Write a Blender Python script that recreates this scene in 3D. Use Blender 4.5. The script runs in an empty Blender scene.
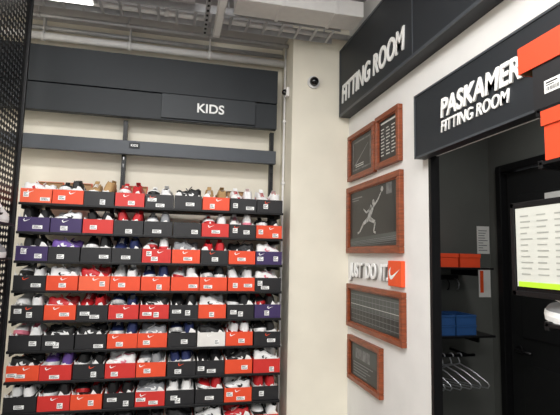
import bpy, bmesh, math, random
from mathutils import Vector, Matrix, Euler
random.seed(11)
H=1.55
W=1.033
scn=bpy.context.scene
COL=scn.collection
try:
    scn.view_settings.view_transform='Standard'
    scn.view_settings.look='None'
except Exception: pass

# ---------------------------------------------------------------- materials
def s2l(c):
    return tuple(((v/255)/12.92 if v/255<=0.04045 else ((v/255+0.055)/1.055)**2.4) for v in c)
MATS={}
def mat(name,rgb,rough=0.6,metal=0.0,var=0.06,scale=30,bump=0.0,emis=0):
    if name in MATS: return MATS[name]
    m=bpy.data.materials.new(name); m.use_nodes=True
    nt=m.node_tree; b=nt.nodes['Principled BSDF']
    b.inputs['Roughness'].default_value=rough; b.inputs['Metallic'].default_value=metal
    c=s2l(rgb)
    tc=nt.nodes.new('ShaderNodeTexCoord'); no=nt.nodes.new('ShaderNodeTexNoise')
    no.inputs['Scale'].default_value=scale; no.inputs['Detail'].default_value=4
    nt.links.new(tc.outputs['Object'],no.inputs['Vector'])
    ra=nt.nodes.new('ShaderNodeValToRGB')
    ra.color_ramp.elements[0].position=0.3; ra.color_ramp.elements[1].position=0.7
    ra.color_ramp.elements[0].color=(*[max(0,v*(1-var)) for v in c],1)
    ra.color_ramp.elements[1].color=(*[min(1,v*(1+var)) for v in c],1)
    nt.links.new(no.outputs['Fac'],ra.inputs['Fac']); nt.links.new(ra.outputs['Color'],b.inputs['Base Color'])
    if bump:
        bu=nt.nodes.new('ShaderNodeBump'); bu.inputs['Strength'].default_value=bump; bu.inputs['Distance'].default_value=0.01
        nt.links.new(no.outputs['Fac'],bu.inputs['Height']); nt.links.new(bu.outputs['Normal'],b.inputs['Normal'])
    if emis:
        b.inputs['Emission Color'].default_value=(*c,1); b.inputs['Emission Strength'].default_value=emis
    MATS[name]=m; return m
def wood(name,rgb):
    m=bpy.data.materials.new(name); m.use_nodes=True
    nt=m.node_tree; b=nt.nodes['Principled BSDF']; b.inputs['Roughness'].default_value=0.4
    tc=nt.nodes.new('ShaderNodeTexCoord'); mp=nt.nodes.new('ShaderNodeMapping'); mp.inputs['Scale'].default_value=(8,8,60)
    no=nt.nodes.new('ShaderNodeTexNoise'); no.inputs['Scale'].default_value=2; no.inputs['Detail'].default_value=6
    ra=nt.nodes.new('ShaderNodeValToRGB'); c=s2l(rgb)
    ra.color_ramp.elements[0].position=0.3; ra.color_ramp.elements[1].position=0.7
    ra.color_ramp.elements[0].color=(*[v*.6 for v in c],1); ra.color_ramp.elements[1].color=(*[v*1.25 for v in c],1)
    nt.links.new(tc.outputs['Object'],mp.inputs['Vector']); nt.links.new(mp.outputs['Vector'],no.inputs['Vector'])
    nt.links.new(no.outputs['Fac'],ra.inputs['Fac']); nt.links.new(ra.outputs['Color'],b.inputs['Base Color'])
    return m
M_wall=mat('cream_plaster',(236,230,214),0.85,var=0.03,scale=6,bump=0.15)
M_wallr=mat('white_plaster',(232,231,229),0.85,var=0.03,scale=8,bump=0.12)
M_ceil=mat('ceiling_paint',(176,173,174),0.9,var=0.08,scale=5,bump=0.2)
M_beam=mat('beam_paint',(196,193,193),0.85,var=0.06,scale=5)
M_floor=mat('floor_concrete',(120,118,114),0.6,var=0.12,scale=4)
M_char=mat('charcoal_panel',(31,36,41),0.6,var=0.05,scale=10)
M_char2=mat('charcoal_panel_light',(38,43,48),0.55,var=0.05,scale=10)
M_grey=mat('grey_board',(66,71,78),0.5,var=0.05,scale=10)
M_sign=mat('sign_panel',(33,37,42),0.55,var=0.05,scale=10)
M_edge=mat('sign_edge',(66,70,75),0.45,var=0.03)
M_black=mat('black_steel',(18,18,20),0.45,0.3,var=0.1)
M_white=mat('white_acrylic',(245,245,243),0.5,var=0.01)
M_pipe=mat('galvanised_pipe',(190,190,192),0.4,0.3,var=0.06)
M_pipew=mat('white_conduit',(228,226,224),0.5,var=0.03)
M_dark=mat('fitting_room_paint',(92,94,90),0.85,var=0.06,scale=5,bump=0.1)
M_door=mat('black_door',(26,27,28),0.5,var=0.1)
M_frame=wood('cherry_wood',(138,68,36))
M_print=mat('black_print',(24,24,26),0.35,var=0.2,scale=14)
M_photo=mat('grey_photo',(104,104,104),0.5,var=0.6,scale=30)
M_player=mat('grey_photo_figure',(168,168,166),0.5,var=0.5,scale=60)
M_line=mat('chalk_line',(205,205,200),0.7,var=0.05)
M_linef=mat('grey_print_line',(128,130,130),0.7,var=0.05)
M_orange=mat('orange_paint',(236,84,34),0.5,var=0.03)
M_paper=mat('paper',(232,232,228),0.8,var=0.03)
M_green=mat('neon_green',(180,225,50),0.6,var=0.02)
M_tissue=mat('tissue',(234,233,231),0.9,var=0.08,scale=40,bump=0.3)
M_card=mat('raw_cardboard',(168,136,102),0.85,var=0.08,scale=30)
M_blue=mat('blue_plastic',(44,84,138),0.4,var=0.05)
M_steel=mat('hanger_steel',(190,192,196),0.3,0.8,var=0.03)
M_ink=mat('ink',(50,50,52),0.7)
M_glass=mat('dark_lens',(10,10,12),0.1)
M_lit=mat('lit_diffuser',(255,254,250),0.5,var=0.0,emis=5)
BOXC={'o':mat('box_orange',(228,76,40),0.5,var=0.03),'r':mat('box_red',(204,46,40),0.5,var=0.03),
 'k':mat('box_black',(28,27,30),0.5,var=0.08),'p':mat('box_purple',(58,42,90),0.5,var=0.05),
 'l':mat('box_light_orange',(236,98,62),0.5,var=0.03),'w':mat('box_white',(225,222,218),0.5,var=0.03)}
BNAME={'o':'orange','r':'red','k':'black','p':'purple','l':'light orange','w':'white'}

# ---------------------------------------------------------------- helpers
def link(o,parent=None,loc=(0,0,0),rot=None):
    COL.objects.link(o); o.location=loc
    if rot is not None: o.rotation_euler=rot
    if parent: o.parent=parent
    return o
def mesh_obj(name,verts,faces,mats,loc=(0,0,0),parent=None,mi=None,smooth=False,rot=None):
    me=bpy.data.meshes.new(name); me.from_pydata(verts,[],faces)
    for m in (mats if isinstance(mats,(list,tuple)) else [mats]): me.materials.append(m)
    if mi:
        for p,i in zip(me.polygons,mi): p.material_index=i
    if smooth:
        for p in me.polygons: p.use_smooth=True
    me.update()
    o=bpy.data.objects.new(name,me); return link(o,parent,loc,rot)
def from_bm(name,bm,mats,loc=(0,0,0),parent=None,smooth=False,rot=None):
    bmesh.ops.recalc_face_normals(bm,faces=bm.faces)
    me=bpy.data.meshes.new(name); bm.to_mesh(me); bm.free()
    for m in (mats if isinstance(mats,(list,tuple)) else [mats]): me.materials.append(m)
    if smooth:
        for p in me.polygons: p.use_smooth=True
    return link(bpy.data.objects.new(name,me),parent,loc,rot)
def add_box(bm,x0,x1,y0,y1,z0,z1,mi=0,bevel=0):
    r=bmesh.ops.create_cube(bm,size=1)
    vs=r['verts']
    for v in vs:
        v.co=Vector(((x0+x1)/2+v.co.x*(x1-x0),(y0+y1)/2+v.co.y*(y1-y0),(z0+z1)/2+v.co.z*(z1-z0)))
    fs=set(f for v in vs for f in v.link_faces)
    for f in fs: f.material_index=mi
    if bevel:
        es=list(set(e for v in vs for e in v.link_edges))
        bmesh.ops.bevel(bm,geom=es,offset=bevel,segments=2,affect='EDGES',profile=0.5)
def box(name,x0,x1,y0,y1,z0,z1,m,parent=None,bevel=0,origin=None):
    ox,oy,oz=((x0+x1)/2,(y0+y1)/2,z0)
    bm=bmesh.new(); add_box(bm,x0-ox,x1-ox,y0-oy,y1-oy,0,z1-oz,0,bevel)
    return from_bm(name,bm,m,(ox,oy,oz),parent)
def add_cyl(bm,p0,p1,r,seg=16,mi=0,r2=None):
    p0=Vector(p0);p1=Vector(p1);d=p1-p0
    q=d.to_track_quat('Z','Y').to_matrix().to_4x4()
    res=bmesh.ops.create_cone(bm,cap_ends=True,segments=seg,radius1=r,radius2=r if r2 is None else r2,depth=d.length,matrix=Matrix.Translation((p0+p1)/2)@q)
    for f in set(f for v in res['verts'] for f in v.link_faces):
        f.material_index=mi; f.smooth=len(f.verts)==4
def curve_mesh(name,polys,r,m,loc=(0,0,0),parent=None,cyc=False,rot=None):
    cu=bpy.data.curves.new(name,'CURVE'); cu.dimensions='3D'; cu.bevel_depth=r; cu.bevel_resolution=2; cu.use_fill_caps=True
    for pts in polys:
        sp=cu.splines.new('POLY'); sp.points.add(len(pts)-1)
        for p,c in zip(sp.points,pts): p.co=(*c,1)
        sp.use_cyclic_u=cyc
    t=bpy.data.objects.new('tmp',cu); COL.objects.link(t)
    dg=bpy.context.evaluated_depsgraph_get(); me=bpy.data.meshes.new_from_object(t.evaluated_get(dg))
    bpy.data.objects.remove(t); me.name=name; me.materials.clear(); me.materials.append(m)
    for p in me.polygons: p.use_smooth=True
    return link(bpy.data.objects.new(name,me),parent,loc,rot)
def text_mesh(name,txt,width,height,depth,m,loc,parent=None,facing='X',shear=0.0,bold=0.02,spacing=1.0):
    cu=bpy.data.curves.new(name,'FONT'); cu.body=txt; cu.extrude=0.05; cu.offset=bold; cu.shear=shear; cu.space_character=spacing
    t=bpy.data.objects.new('tmp',cu); COL.objects.link(t)
    dg=bpy.context.evaluated_depsgraph_get(); me=bpy.data.meshes.new_from_object(t.evaluated_get(dg))
    bpy.data.objects.remove(t); me.name=name; me.materials.clear(); me.materials.append(m)
    xs=[v.co.x for v in me.vertices]; ys=[v.co.y for v in me.vertices]; zs=[v.co.z for v in me.vertices]
    x0,x1,y0,y1,z0,z1=min(xs),max(xs),min(ys),max(ys),min(zs),max(zs)
    for v in me.vertices:
        a=(v.co.x-x0)/(x1-x0)*width; b=(v.co.y-y0)/(y1-y0)*height; c=(v.co.z-z0)/(z1-z0)*depth
        v.co=(-c,-a,b) if facing=='X' else (a,-c,b)
    return link(bpy.data.objects.new(name,me),parent,loc)
def empty(name,loc):
    o=bpy.data.objects.new(name,None); o.empty_display_size=0.05; return link(o,None,loc)
def tag(o,label,cat,group=None,kind=None):
    o['label']=label; o['category']=cat
    if group: o['group']=group
    if kind: o['kind']=kind
    return o
def struct(o): o['kind']='structure'; return o

SW=[(0,.36),(.03,.2),(.1,.06),(.2,0),(.32,.03),(1.0,.45),(.36,.19),(.25,.17),(.17,.2),(.14,.27),(.16,.4),(.2,.52),(.1,.46)]
def swoosh_pts(w,h): return [(x*w,y*h/.52) for x,y in SW]

# ---------------------------------------------------------------- shell
ZC=H+1.50
struct(box('floor',-1.9,2.4,-3.2,3.1,-0.1,0,M_floor))
struct(box('ceiling',-1.9,W,-3.2,3.0,ZC,ZC+.1,M_ceil))
struct(box('wall_back',-1.9,W+.04,2.9,3.0,0,ZC,M_wall))
struct(box('wall_left',-1.9,-1.8,-3.2,2.9,0,ZC,M_wall))
bm=bmesh.new()
add_box(bm,W,W+.03,1.69,2.9,0,ZC); add_box(bm,W,W+.03,.35,1.69,H+.43,ZC); add_box(bm,W,W+.03,-3.2,.35,0,ZC)
struct(from_bm('wall_right',bm,M_wallr))
struct(box('wall_column',.665,W,2.6,2.9,0,ZC,M_wall))
struct(box('wall_beam',-1.8,W,2.63,2.9,H+1.40,ZC,M_beam))
struct(box('trim_1',W-.004,W+.036,1.672,1.69,0,H+.43,M_black))
struct(box('wall_inner_back',W+.03,2.05,2.6,2.7,0,H+.95,M_dark))
bm=bmesh.new()
add_box(bm,2.03,2.13,2.50,2.6,0,H+.95); add_box(bm,2.03,2.13,.3,1.6,0,H+.95); add_box(bm,2.03,2.13,1.6,2.5,H+.60,H+.95)
struct(from_bm('wall_inner_side',bm,M_dark))
struct(box('ceiling_inner',W+.03,2.13,.3,2.7,H+.95,H+1.0,M_dark))
struct(box('wall_inner_near',W+.03,2.13,.2,.3,0,H+.95,M_dark))
bm=bmesh.new()
add_box(bm,2.00,2.13,2.455,2.50,0,H+.60,0,.004);add_box(bm,2.00,2.13,1.6,1.645,0,H+.60,0,.004);add_box(bm,2.00,2.13,1.645,2.455,H+.555,H+.60,0,.004)
struct(from_bm('trim_2',bm,M_black))
d=empty('door_1',(2.07,2.05,0)); struct(d)
bm=bmesh.new(); add_box(bm,-.025,.02,-.40,.40,.01,H+.55,0,.003)
for z0,z1 in ((.25,.95),(1.1,1.95)):
    add_box(bm,-.032,-.024,-.30,.30,z0,z1,0,.003)
from_bm('door_leaf',bm,M_door,(0,0,0),d)
bm=bmesh.new(); add_cyl(bm,(-.06,.33,1.02),(-.06,.2,1.02),.009); add_cyl(bm,(-.025,.33,1.02),(-.06,.33,1.02),.009); add_cyl(bm,(-.025,.33,1.02),(-.034,.33,1.02),.025)
from_bm('door_handle',bm,M_black,(0,0,0),d)
bm=bmesh.new(); add_box(bm,-1.8,-1.785,-3.2,2.9,0,.09)
struct(from_bm('baseboard_left',bm,M_char))
struct(box('baseboard_right',W-.012,W,1.70,2.59,0,.09,M_char))
tag(box('paper_notice',2.034,2.038,1.95,2.14,H+.19,H+.385,M_paper,None),'white paper notice stuck to a black door','paper')

# ceiling services
def pipe(p0,p1,r,m,label,name='ceiling_pipe'):
    p0=Vector(p0);p1=Vector(p1)
    bm=bmesh.new(); add_cyl(bm,(0,0,0),p1-p0,r,20)
    d=(p1-p0); n=5
    for i in range(1,n):
        c=d*(i/n); u=d.normalized()*.012
        add_cyl(bm,c-u,c+u,r*1.25,20)
        add_box(bm,c.x-.004,c.x+.004,c.y-.004,c.y+.004,c.z,ZC-p0.z+.001)
    return tag(from_bm(name,bm,m,p0),label,'pipe')
pipe((-1.8,2.50,H+1.34),(W,2.50,H+1.34),.016,M_pipew,'slim white conduit running under the grey ceiling')
pipe((-1.8,2.83,H+1.27),(.66,2.83,H+1.27),.022,M_pipew,'white pipe hung close to the back wall')
pipe((-1.8,2.87,H+1.34),(.66,2.87,H+1.34),.014,M_pipe,'thin steel pipe clipped high on the back wall')
pipe((-1.8,2.31,H+1.36),(.05,2.31,H+1.36),.045,M_beam,'thick grey painted duct pipe under the ceiling')
pipe((-1.8,2.72,H+1.345),(.66,2.72,H+1.345),.012,M_pipe,'thin steel conduit under the concrete beam')
bm=bmesh.new(); add_box(bm,.26,W-.075,2.20,2.36,H+1.31,H+1.40,0,.004)
for x in (.5,.8):
    add_box(bm,x-.01,x+.01,2.195,2.365,H+1.305,H+1.405,0,.002); add_box(bm,x-.004,x+.004,2.27,2.28,H+1.40,ZC)
tag(from_bm('air_duct',bm,M_pipew),'white rectangular air duct hung below the ceiling','duct')
bm=bmesh.new()
add_box(bm,-1.8,.9,2.56,2.565,H+1.28,H+1.32); add_box(bm,-1.8,.9,2.40,2.405,H+1.28,H+1.32)
for i in range(27): add_box(bm,-1.75+i*.1,-1.735+i*.1,2.405,2.56,H+1.28,H+1.285)
for x in (-1.4,-.6,.25,.85): add_box(bm,x,x+.008,2.57,2.575,H+1.3,ZC-.04)
bmesh.ops.translate(bm,verts=bm.verts,vec=(0,0,.04))
tag(from_bm('cable_tray',bm,M_pipe),'galvanised ladder cable tray hung from the ceiling','cable tray')
lum=empty('ceiling_light',(.19,1.7,H+1.285)); tag(lum,'long white linear ceiling luminaire on a rail','lamp')
bm=bmesh.new(); add_box(bm,-.022,.022,-.95,.93,.012,.05,0,.004)
for y in (-.8,0,.8): add_box(bm,-.003,.003,y-.003,y+.003,.05,.215)
from_bm('lamp_housing',bm,M_pipew,(0,0,0),lum)
bm=bmesh.new(); add_box(bm,-.016,.016,-.9,.88,0,.012,0,.003)
from_bm('lamp_diffuser',bm,M_white,(0,0,0),lum)
lum=empty('ceiling_light',(-.60,2.44,H+1.305)); tag(lum,'short lit linear luminaire below the cable tray','lamp')
bm=bmesh.new(); add_box(bm,-.13,.13,-.03,.03,.008,.03,0,.003); 
for x in (-.08,.08): add_box(bm,x-.003,x+.003,-.003,.003,.03,.195)
from_bm('lamp_housing',bm,M_pipew,(0,0,0),lum)
bm=bmesh.new(); add_box(bm,-.12,.12,-.024,.024,0,.009,0,.003)
from_bm('lamp_diffuser',bm,M_lit,(0,0,0),lum)
bm=bmesh.new(); add_box(bm,-.012,.012,-.9,.9,0,.02)
for i in range(36): add_box(bm,-.006,.006,-.88+i*.05,-.86+i*.05,-.002,.001,1)
for y in (-.8,0,.8): add_box(bm,-.003,.003,y-.003,y+.003,.02,.205)
tag(from_bm('strut_rail',bm,[M_pipe,M_black],(.12,1.7,H+1.295)),'slotted steel strut rail hung from the ceiling','rail')

# ---------------------------------------------------------------- fascias
def panel(name,x0,x1,y0,y1,z0,z1,m,label,cat='panel',bev=.003):
    return tag(box(name,x0,x1,y0,y1,z0,z1,m,None,bev),label,cat)
panel('fascia_panel',-1.75,.604,2.75,2.80,H+.966,H+1.184,M_char,'charcoal upper fascia board above the shoe rack')
panel('fascia_panel',-1.75,.604,2.755,2.80,H+.800,H+.962,M_char,'charcoal lower fascia board above the shoe rack')
panel('backing_board',-1.75,.604,2.755,2.79,H+.575,H+.658,M_grey,'grey horizontal board mounted above the top shelf')
ks=tag(box('category_sign',-.113,.462,2.742,2.754,H+.812,H+.962,M_char2,None,.002),'charcoal sign plate with white KIDS lettering','sign')
text_mesh('lettering','KIDS',.165,.058,.003,M_white,(.100-.1745,-.006,.048),ks,'Y',0,.02)
tl=tag(box('shelf_label',-.285,-.225,2.750,2.754,H+.612,H+.645,M_char,None),'small dark label strip reading KIDS on the board','label')
text_mesh('lettering','KIDS',.04,.014,.001,M_white,(-.02,-.002,.01),tl,'Y')

# ---------------------------------------------------------------- shoe rack
rack=empty('shoe_rack',(-.09,2.8,0)); tag(rack,'black steel wall rack filled with open shoe boxes','shelving rack')
RX0,RX1=-.775,.600
for x,zt in ((-.765,.36),(-.317,.79),(.585,.79)):
    bm=bmesh.new(); add_box(bm,-.012,.012,-.018,.018,0,H+zt)
    for i in range(int((H+zt-.1)/.05)): add_box(bm,-.003,.003,-.019,-.017,.05+i*.05,.075+i*.05,1)
    from_bm('upright_post',bm,[M_black,M_glass],(x+.09,.02,0),rack)
ROWZ=[.241-.147*k for k in range(10)]
for k,z in enumerate(ROWZ):
    bm=bmesh.new()
    add_box(bm,RX0,RX1,2.515,2.80,-.006,0); add_box(bm,RX0,RX1,2.505,2.516,-.012,.001,0,.002)
    for x in (-.765,-.317,.585): add_box(bm,x-.003,x+.003,2.53,2.80,-.03,-.008)
    bmesh.ops.translate(bm,verts=bm.verts,vec=(.09,-2.8,0))
    from_bm('shelf',bm,M_black,(0,0,H+z),rack)

# ---------------------------------------------------------------- shoes
def lerp(a,b,t): return a+(b-a)*t
def interp(tab,t):
    for (a,va),(b,vb) in zip(tab,tab[1:]):
        if t<=b: return lerp(va,vb,(t-a)/(b-a))
    return tab[-1][1]
WT=[(0,.4),(.04,.62),(.12,.78),(.3,.78),(.45,.8),(.62,.96),(.75,1),(.87,.86),(.95,.6),(1,.25)]
def shoe_mesh(name,L,Wd,cols,high=0.0):
    hw=Wd/2
    up,so,li,la,sw=cols
    bm=bmesh.new()
    HT=[(0,.062+high),(.12,.068+high),(.25,.058+high*.8),(.42,.066+high),(.5,.062+high*.5),(.65,.05),(.8,.040),(.92,.035),(1,.027)]
    ts=[0,.03,.08,.15,.24,.33,.41,.46,.54,.62,.7,.78,.86,.92,.97,1]
    sz=.016
    rings=[]
    def half(t): return hw*interp(WT,t)
    for t in ts:
        w=half(t)*.97; h=interp(HT,t); op=.05<t<.44
        x=(t-.5)*L
        if op:
            prof=[(w,sz),(w*1.02,lerp(sz,h,.35)),(w*.9,lerp(sz,h,.75)),(w*.72,h),(w*.55,h*.97),(w*.5,h*.6),(0,h*.55)]
        else:
            prof=[(w,sz),(w*1.02,lerp(sz,h,.35)),(w*.9,lerp(sz,h,.66)),(w*.72,lerp(sz,h,.84)),(w*.5,lerp(sz,h,.94)),(w*.28,lerp(sz,h,.985)),(0,h)]
        pts=prof+[(-a,b) for a,b in prof[-2::-1]]
        rings.append([bm.verts.new((x,a,b)) for a,b in pts])
    n=len(rings[0])
    for i in range(len(rings)-1):
        for j in range(n-1):
            f=bm.faces.new((rings[i][j],rings[i][j+1],rings[i+1][j+1],rings[i+1][j]))
            f.smooth=True
            inner=(4<=j<=7)
            f.material_index=2 if (inner and .05<ts[i]<.44) else 0
    for rg in (rings[0],rings[-1]):
        try: bm.faces.new(rg)
        except Exception: pass
    N=18; outl=[]
    for i in range(N+1):
        t=i/N; outl.append(((t-.5)*L*1.03,half(t)*1.06))
    loop=outl+[(a,-b) for a,b in outl[::-1]]
    lo=[bm.verts.new((a*.985,b*.95,.006*max(0,(a/L-.3)*4))) for a,b in loop]
    mid=[bm.verts.new((a,b,.010+.006*max(0,(a/L-.3)*4))) for a,b in loop]
    hi=[bm.verts.new((a*.99,b*.98,.019+.004*max(0,(a/L-.3)*4))) for a,b in loop]
    K=len(loop)
    for A,B in ((lo,mid),(mid,hi)):
        for i in range(K):
            f=bm.faces.new((A[i],A[(i+1)%K],B[(i+1)%K],B[i])); f.material_index=1
    f=bm.faces.new(lo[::-1]); f.material_index=1
    f=bm.faces.new(hi); f.material_index=1
    for t in (.49,.54,.59,.64,.69):
        h=interp(HT,t); w=half(t)*.42; x=(t-.5)*L
        a=.0022
        pr=[(-w,h*.90),(-w*.5,h*1.0+.002),(0,h+.004),(w*.5,h*1.0+.002),(w,h*.90)]
        va=[bm.verts.new((x-a,y,z)) for y,z in pr]; vb=[bm.verts.new((x+a,y,z)) for y,z in pr]
        vc=[bm.verts.new((x,y,z+.0025)) for y,z in pr]
        for i in range(4):
            for P,Q in ((va,vc),(vc,vb)):
                f=bm.faces.new((P[i],P[i+1],Q[i+1],Q[i])); f.material_index=3
    h=interp(HT,.42); x=(.42-.5)*L
    tw=hw*.38
    tv=[bm.verts.new(p) for p in ((x+.012,-tw,h*.93),(x+.012,tw,h*.93),(x-.008,tw*.9,h+.014),(x-.008,-tw*.9,h+.014),(x+.016,-tw,h*.93),(x+.016,tw,h*.93),(x-.003,tw*.9,h+.015),(x-.003,-tw*.9,h+.015))]
    for q in ((0,1,2,3),(4,5,6,7),(0,3,7,4),(1,2,6,5),(2,3,7,6)):
        f=bm.faces.new([tv[i] for i in q]); f.material_index=0
    for sgn in (1,-1):
        vs=[]
        for px,pz in swoosh_pts(.5,.024):
            t=.30+px; w=half(t)*.97*1.03; h=interp(HT,t); z=sz+.006+pz
            fr=(z-sz)/(h-sz); ww=w*(1 if fr<.4 else lerp(1,.88,min(1,(fr-.4)/.4)))
            vs.append(bm.verts.new(((t-.5)*L,sgn*(ww+.0012),z)))
        try:
            f=bm.faces.new(vs); f.material_index=4
            bmesh.ops.triangulate(bm,faces=[f])
        except Exception: pass
    bmesh.ops.recalc_face_normals(bm,faces=bm.faces)
    me=bpy.data.meshes.new(name); bm.to_mesh(me); bm.free()
    for m in (up,so,li,la,sw): me.materials.append(m)
    return me
c_w=mat('shoe_white',(236,236,236),.55,var=.04); c_k=mat('shoe_black',(24,24,26),.6,var=.15); c_g=mat('shoe_grey',(142,144,148),.7,var=.1)
c_r=mat('shoe_red',(196,36,42),.55,var=.08); c_n=mat('shoe_navy',(30,42,88),.6,var=.1); c_t=mat('shoe_teal',(70,150,170),.6,var=.08)
c_p=mat('shoe_pink',(226,130,150),.6,var=.06); c_d=mat('shoe_dark_grey',(66,68,72),.7,var=.1); c_b=mat('shoe_tan',(176,142,96),.7,var=.1)
c_v=mat('shoe_violet',(110,80,160),.6,var=.08)
CW=[('white',(c_w,c_w,c_g,c_w,c_k),6),('black',(c_k,c_w,c_d,c_k,c_w),9),('all black',(c_k,c_k,c_d,c_k,c_d),3),('grey',(c_g,c_w,c_d,c_w,c_w),2),
 ('white and black',(c_w,c_k,c_k,c_k,c_k),6),('red and white',(c_w,c_r,c_r,c_r,c_r),3),('red',(c_r,c_w,c_k,c_w,c_w),3),('navy',(c_n,c_w,c_g,c_w,c_w),2),
 ('white and pink',(c_w,c_p,c_p,c_p,c_p),2),('teal and white',(c_w,c_w,c_t,c_t,c_t),1),('tan',(c_b,c_w,c_d,c_w,c_k),1),('violet',(c_v,c_w,c_k,c_w,c_w),1),
 ('black and red',(c_k,c_r,c_r,c_r,c_w),2)]
SM={}
for nme,cols,wt in CW:
    SM[nme]=[shoe_mesh('sneaker',.175,.066,cols),shoe_mesh('sneaker',.175,.066,cols,.010)]
POOL=[n for n,_,wt in CW for _ in range(wt)]

# ---------------------------------------------------------------- shoe boxes
BD=.255; BH=.073
def tray_mesh(w,d,h,th,mo,mi_,name='shoe_box'):
    x=w/2;y=d/2;i=th
    V=[(-x,-y,0),(x,-y,0),(x,y,0),(-x,y,0),(-x,-y,h),(x,-y,h),(x,y,h),(-x,y,h),
       (-x+i,-y+i,h),(x-i,-y+i,h),(x-i,y-i,h),(-x+i,y-i,h),(-x+i,-y+i,th),(x-i,-y+i,th),(x-i,y-i,th),(-x+i,y-i,th)]
    F=[(3,2,1,0),(0,1,5,4),(1,2,6,5),(2,3,7,6),(3,0,4,7),(4,5,9,8),(5,6,10,9),(6,7,11,10),(7,4,8,11),
       (8,9,13,12),(9,10,14,13),(10,11,15,14),(11,8,12,15),(12,13,14,15)]
    me=bpy.data.meshes.new(name); me.from_pydata(V,[],F); me.materials.append(mo); me.materials.append(mi_)
    for k,p in enumerate(me.polygons): p.material_index=0 if k<9 else 1
    return me
BW=.1475
box_mesh={c:tray_mesh(BW,BD,BH,.003,BOXC[c],M_card) for c in BOXC}
def flat_mesh(name,pts,mats,mi=None,faces=None):
    me=bpy.data.meshes.new(name); me.from_pydata(pts,[],faces or [tuple(range(len(pts)))])
    for m in mats: me.materials.append(m)
    if mi:
        for p,i in zip(me.polygons,mi): p.material_index=i
    return me
def label_mesh(w,h):
    P=[];F=[];mi=[]
    def rect(x0,x1,z0,z1,y,m):
        n=len(P); P.extend([(x0,y,z0),(x1,y,z0),(x1,y,z1),(x0,y,z1)]); F.append((n,n+1,n+2,n+3)); mi.append(m)
    rect(-w/2,w/2,0,h,0,0)
    x=-w*.4
    while x<w*.35:
        b=random.choice([.0008,.0014,.002]); rect(x,x+b,h*.15,h*.45,-.0003,1); x+=b+random.choice([.001,.0016])
    rect(-w*.4,w*.25,h*.72,h*.84,-.0003,1); rect(-w*.4,w*.05,h*.55,h*.63,-.0003,1)
    return flat_mesh('price_label',P,[M_white,M_ink],mi,F)
LAB=[label_mesh(.034,.022),label_mesh(.046,.018),label_mesh(.026,.026)]
sp=swoosh_pts(.034,.015)
LOGO={'w':flat_mesh('logo',[(a-.017,0,b) for a,b in sp],[M_white]),
      'o':flat_mesh('logo',[(a-.017,0,b) for a,b in sp],[BOXC['o']])}
LID={c:tray_mesh(BW-.004,.085,.014,.002,BOXC[c],M_card,'lid') for c in BOXC}
LIDB={c:tray_mesh(BW-.004,.12,.016,.003,BOXC[c],M_card,'lid') for c in BOXC}
def tissue_mesh(seed):
    rnd=random.Random(seed); nx,ny=10,14; w=BW-.008; d=BD-.008; P=[];F=[]
    for j in range(ny+1):
        for i in range(nx+1):
            u=i/nx;v=j/ny
            z=.048+rnd.uniform(-.009,.009)
            e=min(u,1-u,v,1-v)
            if e<.05: z+=rnd.uniform(.0,.042)
            P.append(((u-.5)*w,(v-.5)*d,z))
    for j in range(ny):
        for i in range(nx):
            a=j*(nx+1)+i; F.append((a,a+1,a+nx+2,a+nx+1))
    rim=[i for i in range(nx+1)]+[(j)*(nx+1)+nx for j in range(1,ny+1)]+[ny*(nx+1)+i for i in range(nx-1,-1,-1)]+[j*(nx+1) for j in range(ny-1,0,-1)]
    base=len(P)
    for r in rim: P.append((P[r][0],P[r][1],.004))
    K=len(rim)
    for i in range(K): F.append((rim[i],base+i,base+(i+1)%K,rim[(i+1)%K]))
    F.append(tuple(base+i for i in range(K)))
    me=bpy.data.meshes.new('tissue_paper'); me.from_pydata(P,[],F); me.materials.append(M_tissue)
    return me
TIS=[tissue_mesh(s) for s in range(6)]
ROWS=["lokrkkokk","pprkkkrko","pkkkrokop","kolooooOk".lower(),"kokrrkokp","kkkookwok","orkrokkor","krokrkkok","orkkorkko"]
EMPTY={(1,5)}
LIDS={(0,0),(0,1),(0,3),(0,7),(1,2),(1,6),(2,4),(3,2),(3,6),(4,3),(5,4),(6,1),(6,8),(7,2)}
def new(name,me,loc,rot=(0,0,0),parent=None):
    return link(bpy.data.objects.new(name,me),parent,loc,rot)
ROWWORD=['top','second','third','fourth','fifth','sixth','seventh','eighth','lowest']
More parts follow.
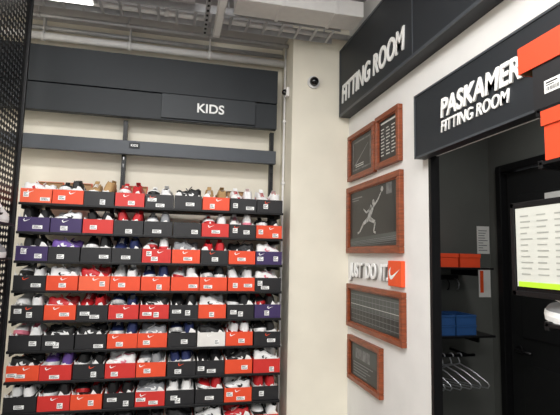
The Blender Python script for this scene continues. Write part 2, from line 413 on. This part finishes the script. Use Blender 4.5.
for k,row in enumerate(ROWS):
    z=H+ROWZ[k]+.001
    pitch=(RX1-RX0)/9
    for i,c in enumerate(row):
        x=RX0+pitch*(i+.5)+random.uniform(-.0012,.0012)
        y0=2.510+random.uniform(0,.012)
        yc=y0+BD/2
        b=new('shoe_box',box_mesh[c],(x,yc,z),(0,0,random.uniform(-.006,.006)))
        lid=(k,i) in LIDS
        tag(b,'open %s cardboard shoe box%s with white price label'%(BNAME[c],', raised lid,' if lid else ''),'shoe box','shoe boxes on the %s shelf'%ROWWORD[k])
        new('price_label',random.choice(LAB),(random.uniform(-.03,.045),-BD/2-.0008,random.uniform(.004,.022)),(0,0,0),b)
        if random.random()<.35:
            new('price_label',random.choice(LAB),(random.uniform(-.05,-.03),-BD/2-.0012,random.uniform(.015,.035)),(0,0,0),b)
        if random.random()<(.6 if c in 'orlp' else .25):
            new('logo',LOGO['w' if c!='k' else 'o'],(random.uniform(-.045,.02),-BD/2-.0006,.050),(0,0,0),b)
        if lid:
            if k==0: new('lid',LIDB[c],(0,BD/2-.034,BH+.018),(math.radians(48),0,0),b)
            else: new('lid',LID[c],(0,BD/2-.02,BH+.002),(math.radians(26),0,0),b)
        if (k,i) in EMPTY: continue
        tg=tag(new('tissue_paper',random.choice(TIS),(x,yc,z)),'crumpled white tissue paper inside a shoe box','tissue paper','tissue paper in the shoe boxes')
        style=random.choice(POOL)
        var=random.randint(0,1)
        mode=random.random()
        grp='sneakers in the shoe boxes'
        if mode<.36:
            fl=random.choice([0,math.pi])
            for s in (0,1):
                o=new('sneaker',SM[style][var],(x+random.uniform(-.002,.002),y0+.045+.082*s,z+.052))
                sc=.76
                o.scale=(sc,1.0,.86)
                o.rotation_euler=Euler((random.uniform(-.12,.12),random.uniform(-.06,.06),fl+math.pi*s+random.uniform(-.08,.08)),'XYZ')
                tag(o,'%s low-top kids sneaker lying sideways in its box'%style,'shoe',grp)
        elif mode<.66:
            for s in (-1,1):
                ang=math.pi/2*(1 if s>0 else -1)
                o=new('sneaker',SM[style][var],(x+s*.034,y0+.102+random.uniform(0,.02),z+.054+random.uniform(0,.005)))
                o.rotation_euler=Euler((0,-.20 if random.random()<.6 else .12,ang+random.uniform(-.1,.1)),'XYZ')
                tag(o,'%s low-top kids sneaker tipped up in an open box'%style,'shoe',grp)
        else:
            for s in (-1,1):
                ang=math.pi/2*(1 if s>0 else -1) if random.random()<.7 else math.pi/2
                ang+=random.uniform(-.12,.12)
                roll=random.choice([0,0,.25,-.25,.5*s])
                o=new('sneaker',SM[style][var],(x+s*.034,y0+.10+random.uniform(0,.02),z+.053+random.uniform(0,.006)))
                o.rotation_euler=Euler((roll*.6,random.uniform(-.14,.02),ang),'XYZ')
                tag(o,'%s low-top kids sneaker lying in an open box'%style,'shoe',grp)

# ---------------------------------------------------------------- perforated panel (diamond mesh)
py0,py1,pz0,pz1=1.55,2.47,.02,H+1.42
P=[];F=[]
cy_,cz_=.034,.030
ny=int((py1-py0)/cy_); nz=int((pz1-pz0)/cz_)
def vtx(p): P.append(p); return len(P)-1
for j in range(nz):
    for i in range(ny):
        y=py0+i*cy_; zz=pz0+j*cz_; cyy=y+cy_/2; cz=zz+cz_/2
        if (i<1 or i>ny-2 or j<2 or j>nz-3):
            a=[vtx((0,y,zz)),vtx((0,y+cy_,zz)),vtx((0,y+cy_,zz+cz_)),vtx((0,y,zz+cz_))]; F.append(tuple(a)); continue
        hy=cy_*.42; hz=cz_*.38
        o=[(y,zz),(cyy,zz),(y+cy_,zz),(y+cy_,cz),(y+cy_,zz+cz_),(cyy,zz+cz_),(y,zz+cz_),(y,cz)]
        n=[(cyy,cz-hz),(cyy+hy,cz),(cyy,cz+hz),(cyy-hy,cz)]
        O=[vtx((0,a,b)) for a,b in o]; I=[vtx((0,a,b)) for a,b in n]
        F+= [(O[0],O[1],I[0],I[3],O[7]),(O[1],O[2],O[3],I[1],I[0]),(O[3],O[4],O[5],I[2],I[1]),(O[5],O[6],O[7],I[3],I[2])]
pp=empty('perforated_panel',(-.785,2.0,0)); tag(pp,'tall black perforated metal end panel beside the rack','panel')
mm=mesh_obj('mesh_sheet',[(a,b-2.0,c) for a,b,c in P],F,M_black,(0,0,0),pp)
so=mm.modifiers.new('s','SOLIDIFY'); so.thickness=.001
bm=bmesh.new()
add_box(bm,-.012,.012,py1-2.0,py1-2.0+.022,0,pz1+.02,0,.003); add_box(bm,-.012,.012,py0-2.0-.022,py0-2.0,0,pz1+.02,0,.003); add_box(bm,-.012,.012,py0-2.0,py1-2.0,pz1,pz1+.02,0,.003)
from_bm('panel_frame',bm,M_black,(0,0,0),pp)
for zz,cn in ((.115,'white'),(-.035,'grey')):
    tag(box('display_ledge',-.785,-.70,1.95,2.25,H+zz-.010,H+zz,M_black,None,.002),'small black ledge fixed to the perforated panel','shelf')
    o=new('sneaker',SM[cn][1],(-.735,2.10,H+zz+.0005),(0,0,math.pi/2)); o.scale=(1.25,1.05,1.25)
    tag(o,'%s sneaker displayed on a small black ledge'%cn,'shoe')

# ---------------------------------------------------------------- column devices
sc=empty('security_camera',(.794,2.6,H+1.07)); tag(sc,'small white and black dome security camera on the column','camera')
bm=bmesh.new(); add_cyl(bm,(0,0,0),(0,-.018,0),.038,24); from_bm('mount',bm,M_pipew,(0,0,0),sc)
bm=bmesh.new(); bmesh.ops.create_uvsphere(bm,u_segments=20,v_segments=12,radius=.028); from_bm('dome',bm,M_glass,(0,-.028,0),sc,True)
sc=empty('motion_sensor',(.665,2.70,H+1.03)); tag(sc,'small dark motion sensor on the side of the column','sensor')
bm=bmesh.new(); add_box(bm,-.02,0,-.02,.02,-.03,.03,0,.004); from_bm('mount',bm,M_pipew,(0,0,0),sc)
bm=bmesh.new(); bmesh.ops.create_uvsphere(bm,u_segments=16,v_segments=10,radius=.018); from_bm('sensor_lens',bm,M_glass,(-.026,0,0),sc,True)
bm=bmesh.new(); add_cyl(bm,(0,0,0),(0,0,ZC-.11),.007)
for zz in (.5,1.0,1.5,2.0,2.4): add_box(bm,-.01,.01,-.01,.01,zz,zz+.012)
tag(from_bm('electrical_conduit',bm,M_pipew,(.654,2.76,0)),'thin white electrical conduit running up the column','pipe')

# ---------------------------------------------------------------- signs on the right wall
s1=tag(box('hanging_sign',.965,W,-.2,2.585,H+.86,H+1.29,M_sign,None,.003),'long charcoal sign board with white FITTING ROOM lettering','sign')
text_mesh('lettering','FITTING ROOM',.77,.112,.006,M_white,(-.035,2.53-1.1925,.070),s1,'X',.1,.02,1.04)
bm=bmesh.new(); add_box(bm,-.004,.002,-1.39,1.39,0,.014); add_box(bm,-.004,.002,-1.39,1.39,.416,.430); add_box(bm,-.004,.002,1.38,1.392,0,.43); add_box(bm,-.003,.002,.50,.506,.014,.416)
from_bm('sign_rim',bm,M_edge,(-.034,0,0),s1)
s2=tag(box('door_sign',.985,W,.40,1.72,H+.421,H+.697,M_sign,None,.003),'charcoal sign above the doorway reading PASKAMERS FITTING ROOM','sign')
text_mesh('lettering','PASKAMERS',.46,.076,.006,M_white,(-.025,1.517-1.06,.118),s2,'X',.12,.025,1.0)
text_mesh('lettering','FITTING ROOM',.365,.045,.005,M_white,(-.025,1.517-1.06,.062),s2,'X',.12,.012,1.02)
bm=bmesh.new(); add_box(bm,-.003,.002,-.66,.66,0,.008); add_box(bm,-.003,.002,-.66,.66,.268,.276); add_box(bm,-.003,.002,.652,.661,0,.276)
from_bm('sign_rim',bm,M_edge,(-.0245,0,0),s2)

# ---------------------------------------------------------------- framed pictures
def framed(ya,yb,z0,z1,fw,label,draw):
    w=ya-yb;h=z1-z0
    e=empty('framed_picture',(W,ya,H+z0)); tag(e,label,'framed picture')
    bm=bmesh.new(); dp=.026
    for (u0,u1,v0,v1) in ((0,w,0,fw),(0,w,h-fw,h),(0,fw,fw,h-fw),(w-fw,w,fw,h-fw)):
        add_box(bm,-dp,0,-u1,-u0,v0,v1,0,.003)
    for (u0,u1,v0,v1) in ((fw,w-fw,fw,fw+.006),(fw,w-fw,h-fw-.006,h-fw),(fw,fw+.006,fw,h-fw),(w-fw-.006,w-fw,fw,h-fw)):
        add_box(bm,-.018,-.006,-u1,-u0,v0,v1,0)
    from_bm('frame',bm,M_frame,(0,0,0),e)
    P=[];F=[];mi=[]
    def rect(u0,u1,v0,v1,m,d=.0125):
        n=len(P); P.extend([(-d,-u0,v0),(-d,-u1,v0),(-d,-u1,v1),(-d,-u0,v1)]); F.append((n,n+1,n+2,n+3)); mi.append(m)
    def line(a,b,t,m=1,d=.0128,t2=None):
        if t2 is None: t2=t
        ax,ay=a;bx,by=b; L=math.hypot(bx-ax,by-ay); nx,ny=-(by-ay)/L/2,(bx-ax)/L/2
        n=len(P); P.extend([(-d,-(ax-nx*t),ay-ny*t),(-d,-(bx-nx*t2),by-ny*t2),(-d,-(bx+nx*t2),by+ny*t2),(-d,-(ax+nx*t),ay+ny*t)]); F.append((n,n+1,n+2,n+3)); mi.append(m)
    def disc(cu,cv,r,m,d=.0128):
        n=len(P)
        for k in range(14):
            t=2*math.pi*k/14; P.append((-d,-(cu+r*math.cos(t)),cv+r*math.sin(t)))
        F.append(tuple(range(n,n+14))); mi.append(m)
    rect(fw,w-fw,fw,h-fw,0,.012)
    draw(fw,w-fw,fw,h-fw,rect,line,disc)
    mesh_obj('print',P,F,[M_print,M_line,M_linef,M_dark,M_photo,M_player],(0,0,0),e,mi)
def d1(a,b,c,d,rect,line,disc):
    w=b-a;h=d-c
    rect(a+w*.10,b-w*.10,c+h*.12,d-h*.12,4)
    rect(a+w*.14,b-w*.14,c+h*.16,d-h*.16,0,.0127)
    line((a+w*.2,c+h*.25),(b-w*.2,c+h*.7),.01,2,.013,.003)
    for k in range(2): rect(a+w*.25,a+w*.6,c+h*(.2+.05*k),c+h*(.22+.05*k),1,.0129)
def d1b(a,b,c,d,rect,line,disc):
    w=b-a;h=d-c
    for r in range(9):
        for q in range(3):
            u=a+w*(.12+.28*q); rect(u,u+w*random.uniform(.12,.22),c+h*(.15+.075*r),c+h*(.175+.075*r),1,.0128)
    rect(a+w*.12,b-w*.12,d-h*.12,d-h*.08,1,.0128)
def d2(a,b,c,d,rect,line,disc):
    w=b-a;h=d-c
    S=lambda u,v:(a+w*u,c+h*v)
    line(S(.02,.10),S(.98,.16),.04,3)
    for k in range(4): line(S(.03,.03+.022*k),S(.97,.07+.03*k),.0015,2,.0130)
    line(S(.84,.97),S(.84,.80),.06,4,.0129)
    B=[((.44,.46),(.52,.66),.040,.056),((.44,.47),(.33,.40),.034,.022),((.33,.40),(.24,.26),.022,.013),((.24,.26),(.20,.25),.012,.016),
       ((.46,.47),(.58,.40),.034,.022),((.58,.40),(.55,.25),.022,.013),((.55,.25),(.59,.23),.012,.016),
       ((.54,.65),(.63,.74),.020,.014),((.63,.74),(.70,.86),.014,.009),((.50,.64),(.40,.58),.020,.014),((.40,.58),(.33,.65),.014,.009)]
    for p,q,t,t2 in B: line(S(*p),S(*q),t*.8,5,.0132,t2*.8)
    p=S(.545,.725); disc(p[0],p[1],.015,5,.0133)
    p=S(.715,.90); disc(p[0],p[1],.014,5,.0133)
    rect(a+w*.06,a+w*.3,c+h*.86,c+h*.88,2,.0128); rect(a+w*.06,a+w*.22,c+h*.82,c+h*.835,2,.0128)
def d3(a,b,c,d,rect,line,disc):
    w=b-a;h=d-c
    rect(a+w*.03,b-w*.03,c+h*.45,d-h*.08,3)
    for k in range(15): line((a+w*(.04+.066*k),c+h*.1),(a+w*(.04+.066*k),d-h*.12),.0025,2)
    for k in range(6): line((a+w*.04,c+h*(.15+.14*k)),(b-w*.04,c+h*(.15+.14*k)),.0025,2 if k!=3 else 1)
def d4(a,b,c,d,rect,line,disc):
    w=b-a;h=d-c
    rect(a+w*.08,b-w*.08,c+h*.5,d-h*.08,3)
    for k in range(5): rect(a+w*.12,a+w*random.uniform(.55,.88),c+h*(.1+.08*k),c+h*(.125+.08*k),2,.0128)
    rect(a+w*.2,b-w*.3,c+h*.56,d-h*.16,4,.013)
framed(2.56,2.19,.452,.730,.026,'cherry wood framed dark print with faint lines',d1)
framed(2.172,1.912,.458,.735,.026,'cherry wood framed black sheet with rows of white text',d1b)
framed(2.575,1.905,.022,.415,.032,'large cherry wood frame with dark photo of leaping player',d2)
framed(2.565,1.889,-.400,-.155,.026,'wide cherry wood frame with a pale grid on black',d3)
framed(2.548,2.12,-.692,-.447,.026,'cherry wood framed dark print with small text lines',d4)
jl=text_mesh('wall_lettering','JUST  DO  IT.',.50,.108,.006,mat('lettering_white',(250,250,250),.5,var=.01),(W-.012,2.545,H-.138),None,'X',.12,.02,1.0)
tag(jl,'raised white letters spelling JUST DO IT.','lettering')
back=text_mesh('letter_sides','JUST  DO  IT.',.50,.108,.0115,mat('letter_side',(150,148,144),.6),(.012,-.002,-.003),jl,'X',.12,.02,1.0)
bm=bmesh.new(); add_box(bm,-.020,0,-.135,0,-.005,.115,0,.003)
em=tag(from_bm('swoosh_emblem',bm,M_orange,(W,2.035,H-.128)),'small orange plaque with white swoosh beside wall lettering','emblem')
pts=swoosh_pts(.11,.06)
mesh_obj('logo',[(-.0215,-.012-u,.025+v) for u,v in pts],[tuple(range(len(pts)))],M_white,(0,0,0),em)

# ---------------------------------------------------------------- fitting room contents
def shelf_in(z,label):
    bm=bmesh.new(); add_box(bm,1.22,1.80,2.28,2.6,-.012,0,0,.002)
    for x in (1.28,1.74): add_box(bm,x-.006,x+.006,2.35,2.6,-.05,-.012)
    bmesh.ops.translate(bm,verts=bm.verts,vec=(-1.5,-2.6,0))
    return tag(from_bm('wall_shelf',bm,M_black,(1.5,2.6,H+z)),label,'shelf')
shelf_in(-.045,'black wall shelf carrying orange boxes')
shelf_in(-.425,'black wall shelf carrying blue bins')
for x,w in ((1.39,.13),(1.53,.13),(1.675,.13)):
    me=tray_mesh(w,.2,.075,.003,BOXC['o'],M_card)
    o=new('storage_box',me,(x,2.42,H-.0445)); tag(o,'orange cardboard box on a black wall shelf','box','orange boxes on the wall shelf')
    lm=tray_mesh(w+.006,.206,.022,.002,BOXC['o'],M_card,'lid'); new('lid',lm,(0,0,.078),(math.pi,0,0),o)
for x in (1.36,1.495,1.63):
    for q in range(2):
        me=tray_mesh(.125,.19,.055,.004,M_blue,M_blue,'storage_bin')
        o=new('storage_bin',me,(x,2.40,H-.4245+.0565*q)); tag(o,'blue plastic storage bin stacked on a black shelf','bin','blue bins on the wall shelf')
        r=bmesh.new(); add_box(r,-.065,.065,-.098,-.094,.045,.055,0,.001); from_bm('bin_rim',r,M_blue,(0,0,0),o)
rail=empty('hanging_rail',(1.5,2.42,H-.56)); tag(rail,'black steel rail holding metal clothes hangers','rail')
bm=bmesh.new(); add_cyl(bm,(-.26,0,0),(.26,0,0),.009)
for x in (-.22,.22): add_cyl(bm,(x,0,0),(x,.18,0),.007)
from_bm('rail_tube',bm,M_black,(0,0,0),rail)
hook=[(0,.014*math.cos(math.radians(d)),.0+.0145*math.sin(math.radians(d))) for d in range(190,-60,-20)]+[(0,0,-.03),(0,0,-.045)]
tri=[(0,0,-.045),(0,-.08,-.075),(0,-.16,-.12),(0,-.17,-.135),(0,-.16,-.15),(0,.16,-.15),(0,.17,-.135),(0,.16,-.12),(0,.08,-.075),(0,0,-.045)]
for i in range(7):
    o=curve_mesh('clothes_hanger',[hook,tri],.0040,M_steel,(1.33+.055*i,2.42,H-.5625+.002),None,False,(0,0,random.uniform(.35,.7)))
    tag(o,'steel wire clothes hanger on a black rail','hanger','hangers in the fitting room')
pn=tag(box('paper_notice',1.93,2.02,2.595,2.6,H+.04,H+.22,M_paper,None),'white paper notice pinned to a dark wall','paper')
P=[];F=[]
for r in range(9):
    n=len(P); w_=random.uniform(.03,.07); P.extend([(-.038,-.0035,.02+.016*r),(-.038+w_,-.0035,.02+.016*r),(-.038+w_,-.0035,.025+.016*r),(-.038,-.0035,.025+.016*r)]); F.append((n,n+1,n+2,n+3))
mesh_obj('print',P,F,M_linef,(0,0,0),pn)
pn=tag(box('paper_notice',1.935,2.02,2.595,2.6,H-.24,H-.05,M_paper,None),'white leaflet with an orange stripe on a dark wall','paper')
box('print',-.035,-.012,-.006,-.003,.03,.17,M_orange,pn)
hs=empty('hook_rail',(1.58,2.6,H-.12)); tag(hs,'black hook rail with dark hooks on the wall','hooks')
bm=bmesh.new(); add_box(bm,-.2,.2,-.012,0,-.01,.02,0,.002); from_bm('rail_plate',bm,M_black,(0,0,0),hs)
for i in range(6):
    curve_mesh('hook',[[(0,0,0),(0,-.03,-.005),(0,-.05,-.03),(0,-.045,-.06),(0,-.03,-.07)]],.004,M_steel if i%2 else M_black,(-.17+.068*i,-.01,0),hs)

# ---------------------------------------------------------------- near rack on the right
nr=empty('display_rack',(.89,.5,0)); tag(nr,'black steel display rack with orange shoe boxes','shelving rack')
bm=bmesh.new(); add_box(bm,-.02,.02,-.02,.02,.01,H+.6); add_box(bm,-.1,.1,-.1,.1,0,.012); from_bm('upright_post',bm,M_black,(0,0,0),nr)
for z in (.225,.347,-.135):
    bm=bmesh.new(); add_box(bm,-.085,.085,.02,.36,-.008,0,0,.001); add_box(bm,-.085,.085,.35,.362,-.016,.003,0,.001); add_box(bm,-.003,.003,.02,.34,-.03,-.008)
    from_bm('shelf',bm,M_black,(0,0,H+z),nr)
def bigbox(z,y0,y1,body,lidc,label,h=.085,lh=.034,ext=0,logo=True):
    L=y1-y0
    me=tray_mesh(.16,L,h,.003,body,M_card)
    o=new('shoe_box',me,(.885,(y0+y1)/2,H+z)); tag(o,label,'shoe box')
    lm=tray_mesh(.168,L+.01+ext,lh,.003,lidc,M_card,'lid'); new('lid',lm,(0,ext/2,h+.004),(math.pi,0,0),o)
    if logo:
        s=swoosh_pts(.10,.042)
        lg=flat_mesh('logo',[(-.0812,-(a_-.05)+L*.15,.012+b_) for a_,b_ in s],[M_white]); new('logo',lg,(0,0,0),(0,0,0),o)
    return o
bigbox(.2255,.55,.840,BOXC['o'],BOXC['o'],'orange shoe box on a black steel shelf',.110,.034,0,False)
bb=bigbox(.3475,.55,.868,BOXC['k'],BOXC['o'],'black shoe box with a deep orange lid',.165,.066,.035,False)
lb=label_mesh(.05,.03); o=new('price_label',lb,(-.0812,.10,.03),(0,0,-math.pi/2),bb)
o=new('sneaker',SM['grey'][0],(.85,.78,H-.1345),(0,0,math.pi/2)); o.scale=(1.3,1.1,1.2); tag(o,'grey sneaker resting on a black rack shelf','shoe')
sh=empty('sign_holder',(.80,.80,H-.062)); tag(sh,'black framed sign holder with printed paper and green strip','sign holder')
bm=bmesh.new()
y0,y1,zb,zt=-.16,.145,-.02,.20
add_box(bm,-.004,.004,y0,y1,zt-.012,zt,0,.001); add_box(bm,-.004,.004,y0,y1,zb,zb+.012,0,.001); add_box(bm,-.004,.004,y1-.012,y1,zb,zt,0,.001); add_box(bm,-.004,.004,y0,y0+.012,zb,zt,0,.001)
add_box(bm,.001,.004,y0,y1,zb,zt); add_box(bm,.0,.075,-.31,-.15,.06,.08)
from_bm('holder_frame',bm,M_black,(0,0,0),sh)
box('paper_sheet',-.002,.0,-.145,.13,.002,.186,mat('printed_paper',(200,201,194),.8,var=.03),sh)
box('green_strip',-.003,-.0015,-.145,.125,.002,.014,M_green,sh)
P=[];F=[]
for r in range(11):
    for q in range(5):
        u=.115-.05*q; w_=random.uniform(.02,.042); z0=.03+.0135*r; n=len(P)
        P.extend([(-.0025,u,z0),(-.0025,u-w_,z0),(-.0025,u-w_,z0+.003),(-.0025,u,z0+.003)]); F.append((n,n+1,n+2,n+3))
mesh_obj('print',P,F,mat('faint_ink',(156,158,152),.7),(0,0,0),sh)

# ---------------------------------------------------------------- lights
def area(name,loc,sx,sy,power,col=(1,.99,.975),rot=(0,0,0)):
    l=bpy.data.lights.new(name,'AREA'); l.shape='RECTANGLE'; l.size=sx; l.size_y=sy; l.energy=power; l.color=col
    o=bpy.data.objects.new(name,l); link(o,None,loc,rot); return o
area('lamp_a',(-.5,1.2,ZC-.06),1.3,.3,40)
area('lamp_b',(.2,.1,ZC-.06),1.3,.4,40)
area('lamp_c',(-.6,-1.2,ZC-.06),1.5,.6,74,(1,.99,.975),(math.radians(25),0,0))
area('fitting_fill',(1.5,1.6,H+.93),.3,.3,6.5)  # added fill light to lift the dark fitting room, stands for no fixture
w=bpy.data.worlds.new('w'); scn.world=w; w.use_nodes=True
w.node_tree.nodes['Background'].inputs[0].default_value=(.92,.96,1,1); w.node_tree.nodes['Background'].inputs[1].default_value=1.0

# ---------------------------------------------------------------- camera
cam=bpy.data.cameras.new('camera'); co=bpy.data.objects.new('camera',cam); COL.objects.link(co)
cam.sensor_width=36; cam.lens=452.4/560*36; cam.clip_start=.02
yaw,pit,rol=math.radians(13.019),math.radians(6.064),math.radians(1.234)
f=Vector((math.sin(yaw)*math.cos(pit),math.cos(yaw)*math.cos(pit),math.sin(pit))); r=Vector((math.cos(yaw),-math.sin(yaw),0)); u=r.cross(f)
r2=r*math.cos(rol)+u*math.sin(rol); u2=-r*math.sin(rol)+u*math.cos(rol)
m=Matrix((r2,u2,-f)).transposed().to_4x4(); m.translation=(0,0,H); co.matrix_world=m
scn.camera=co
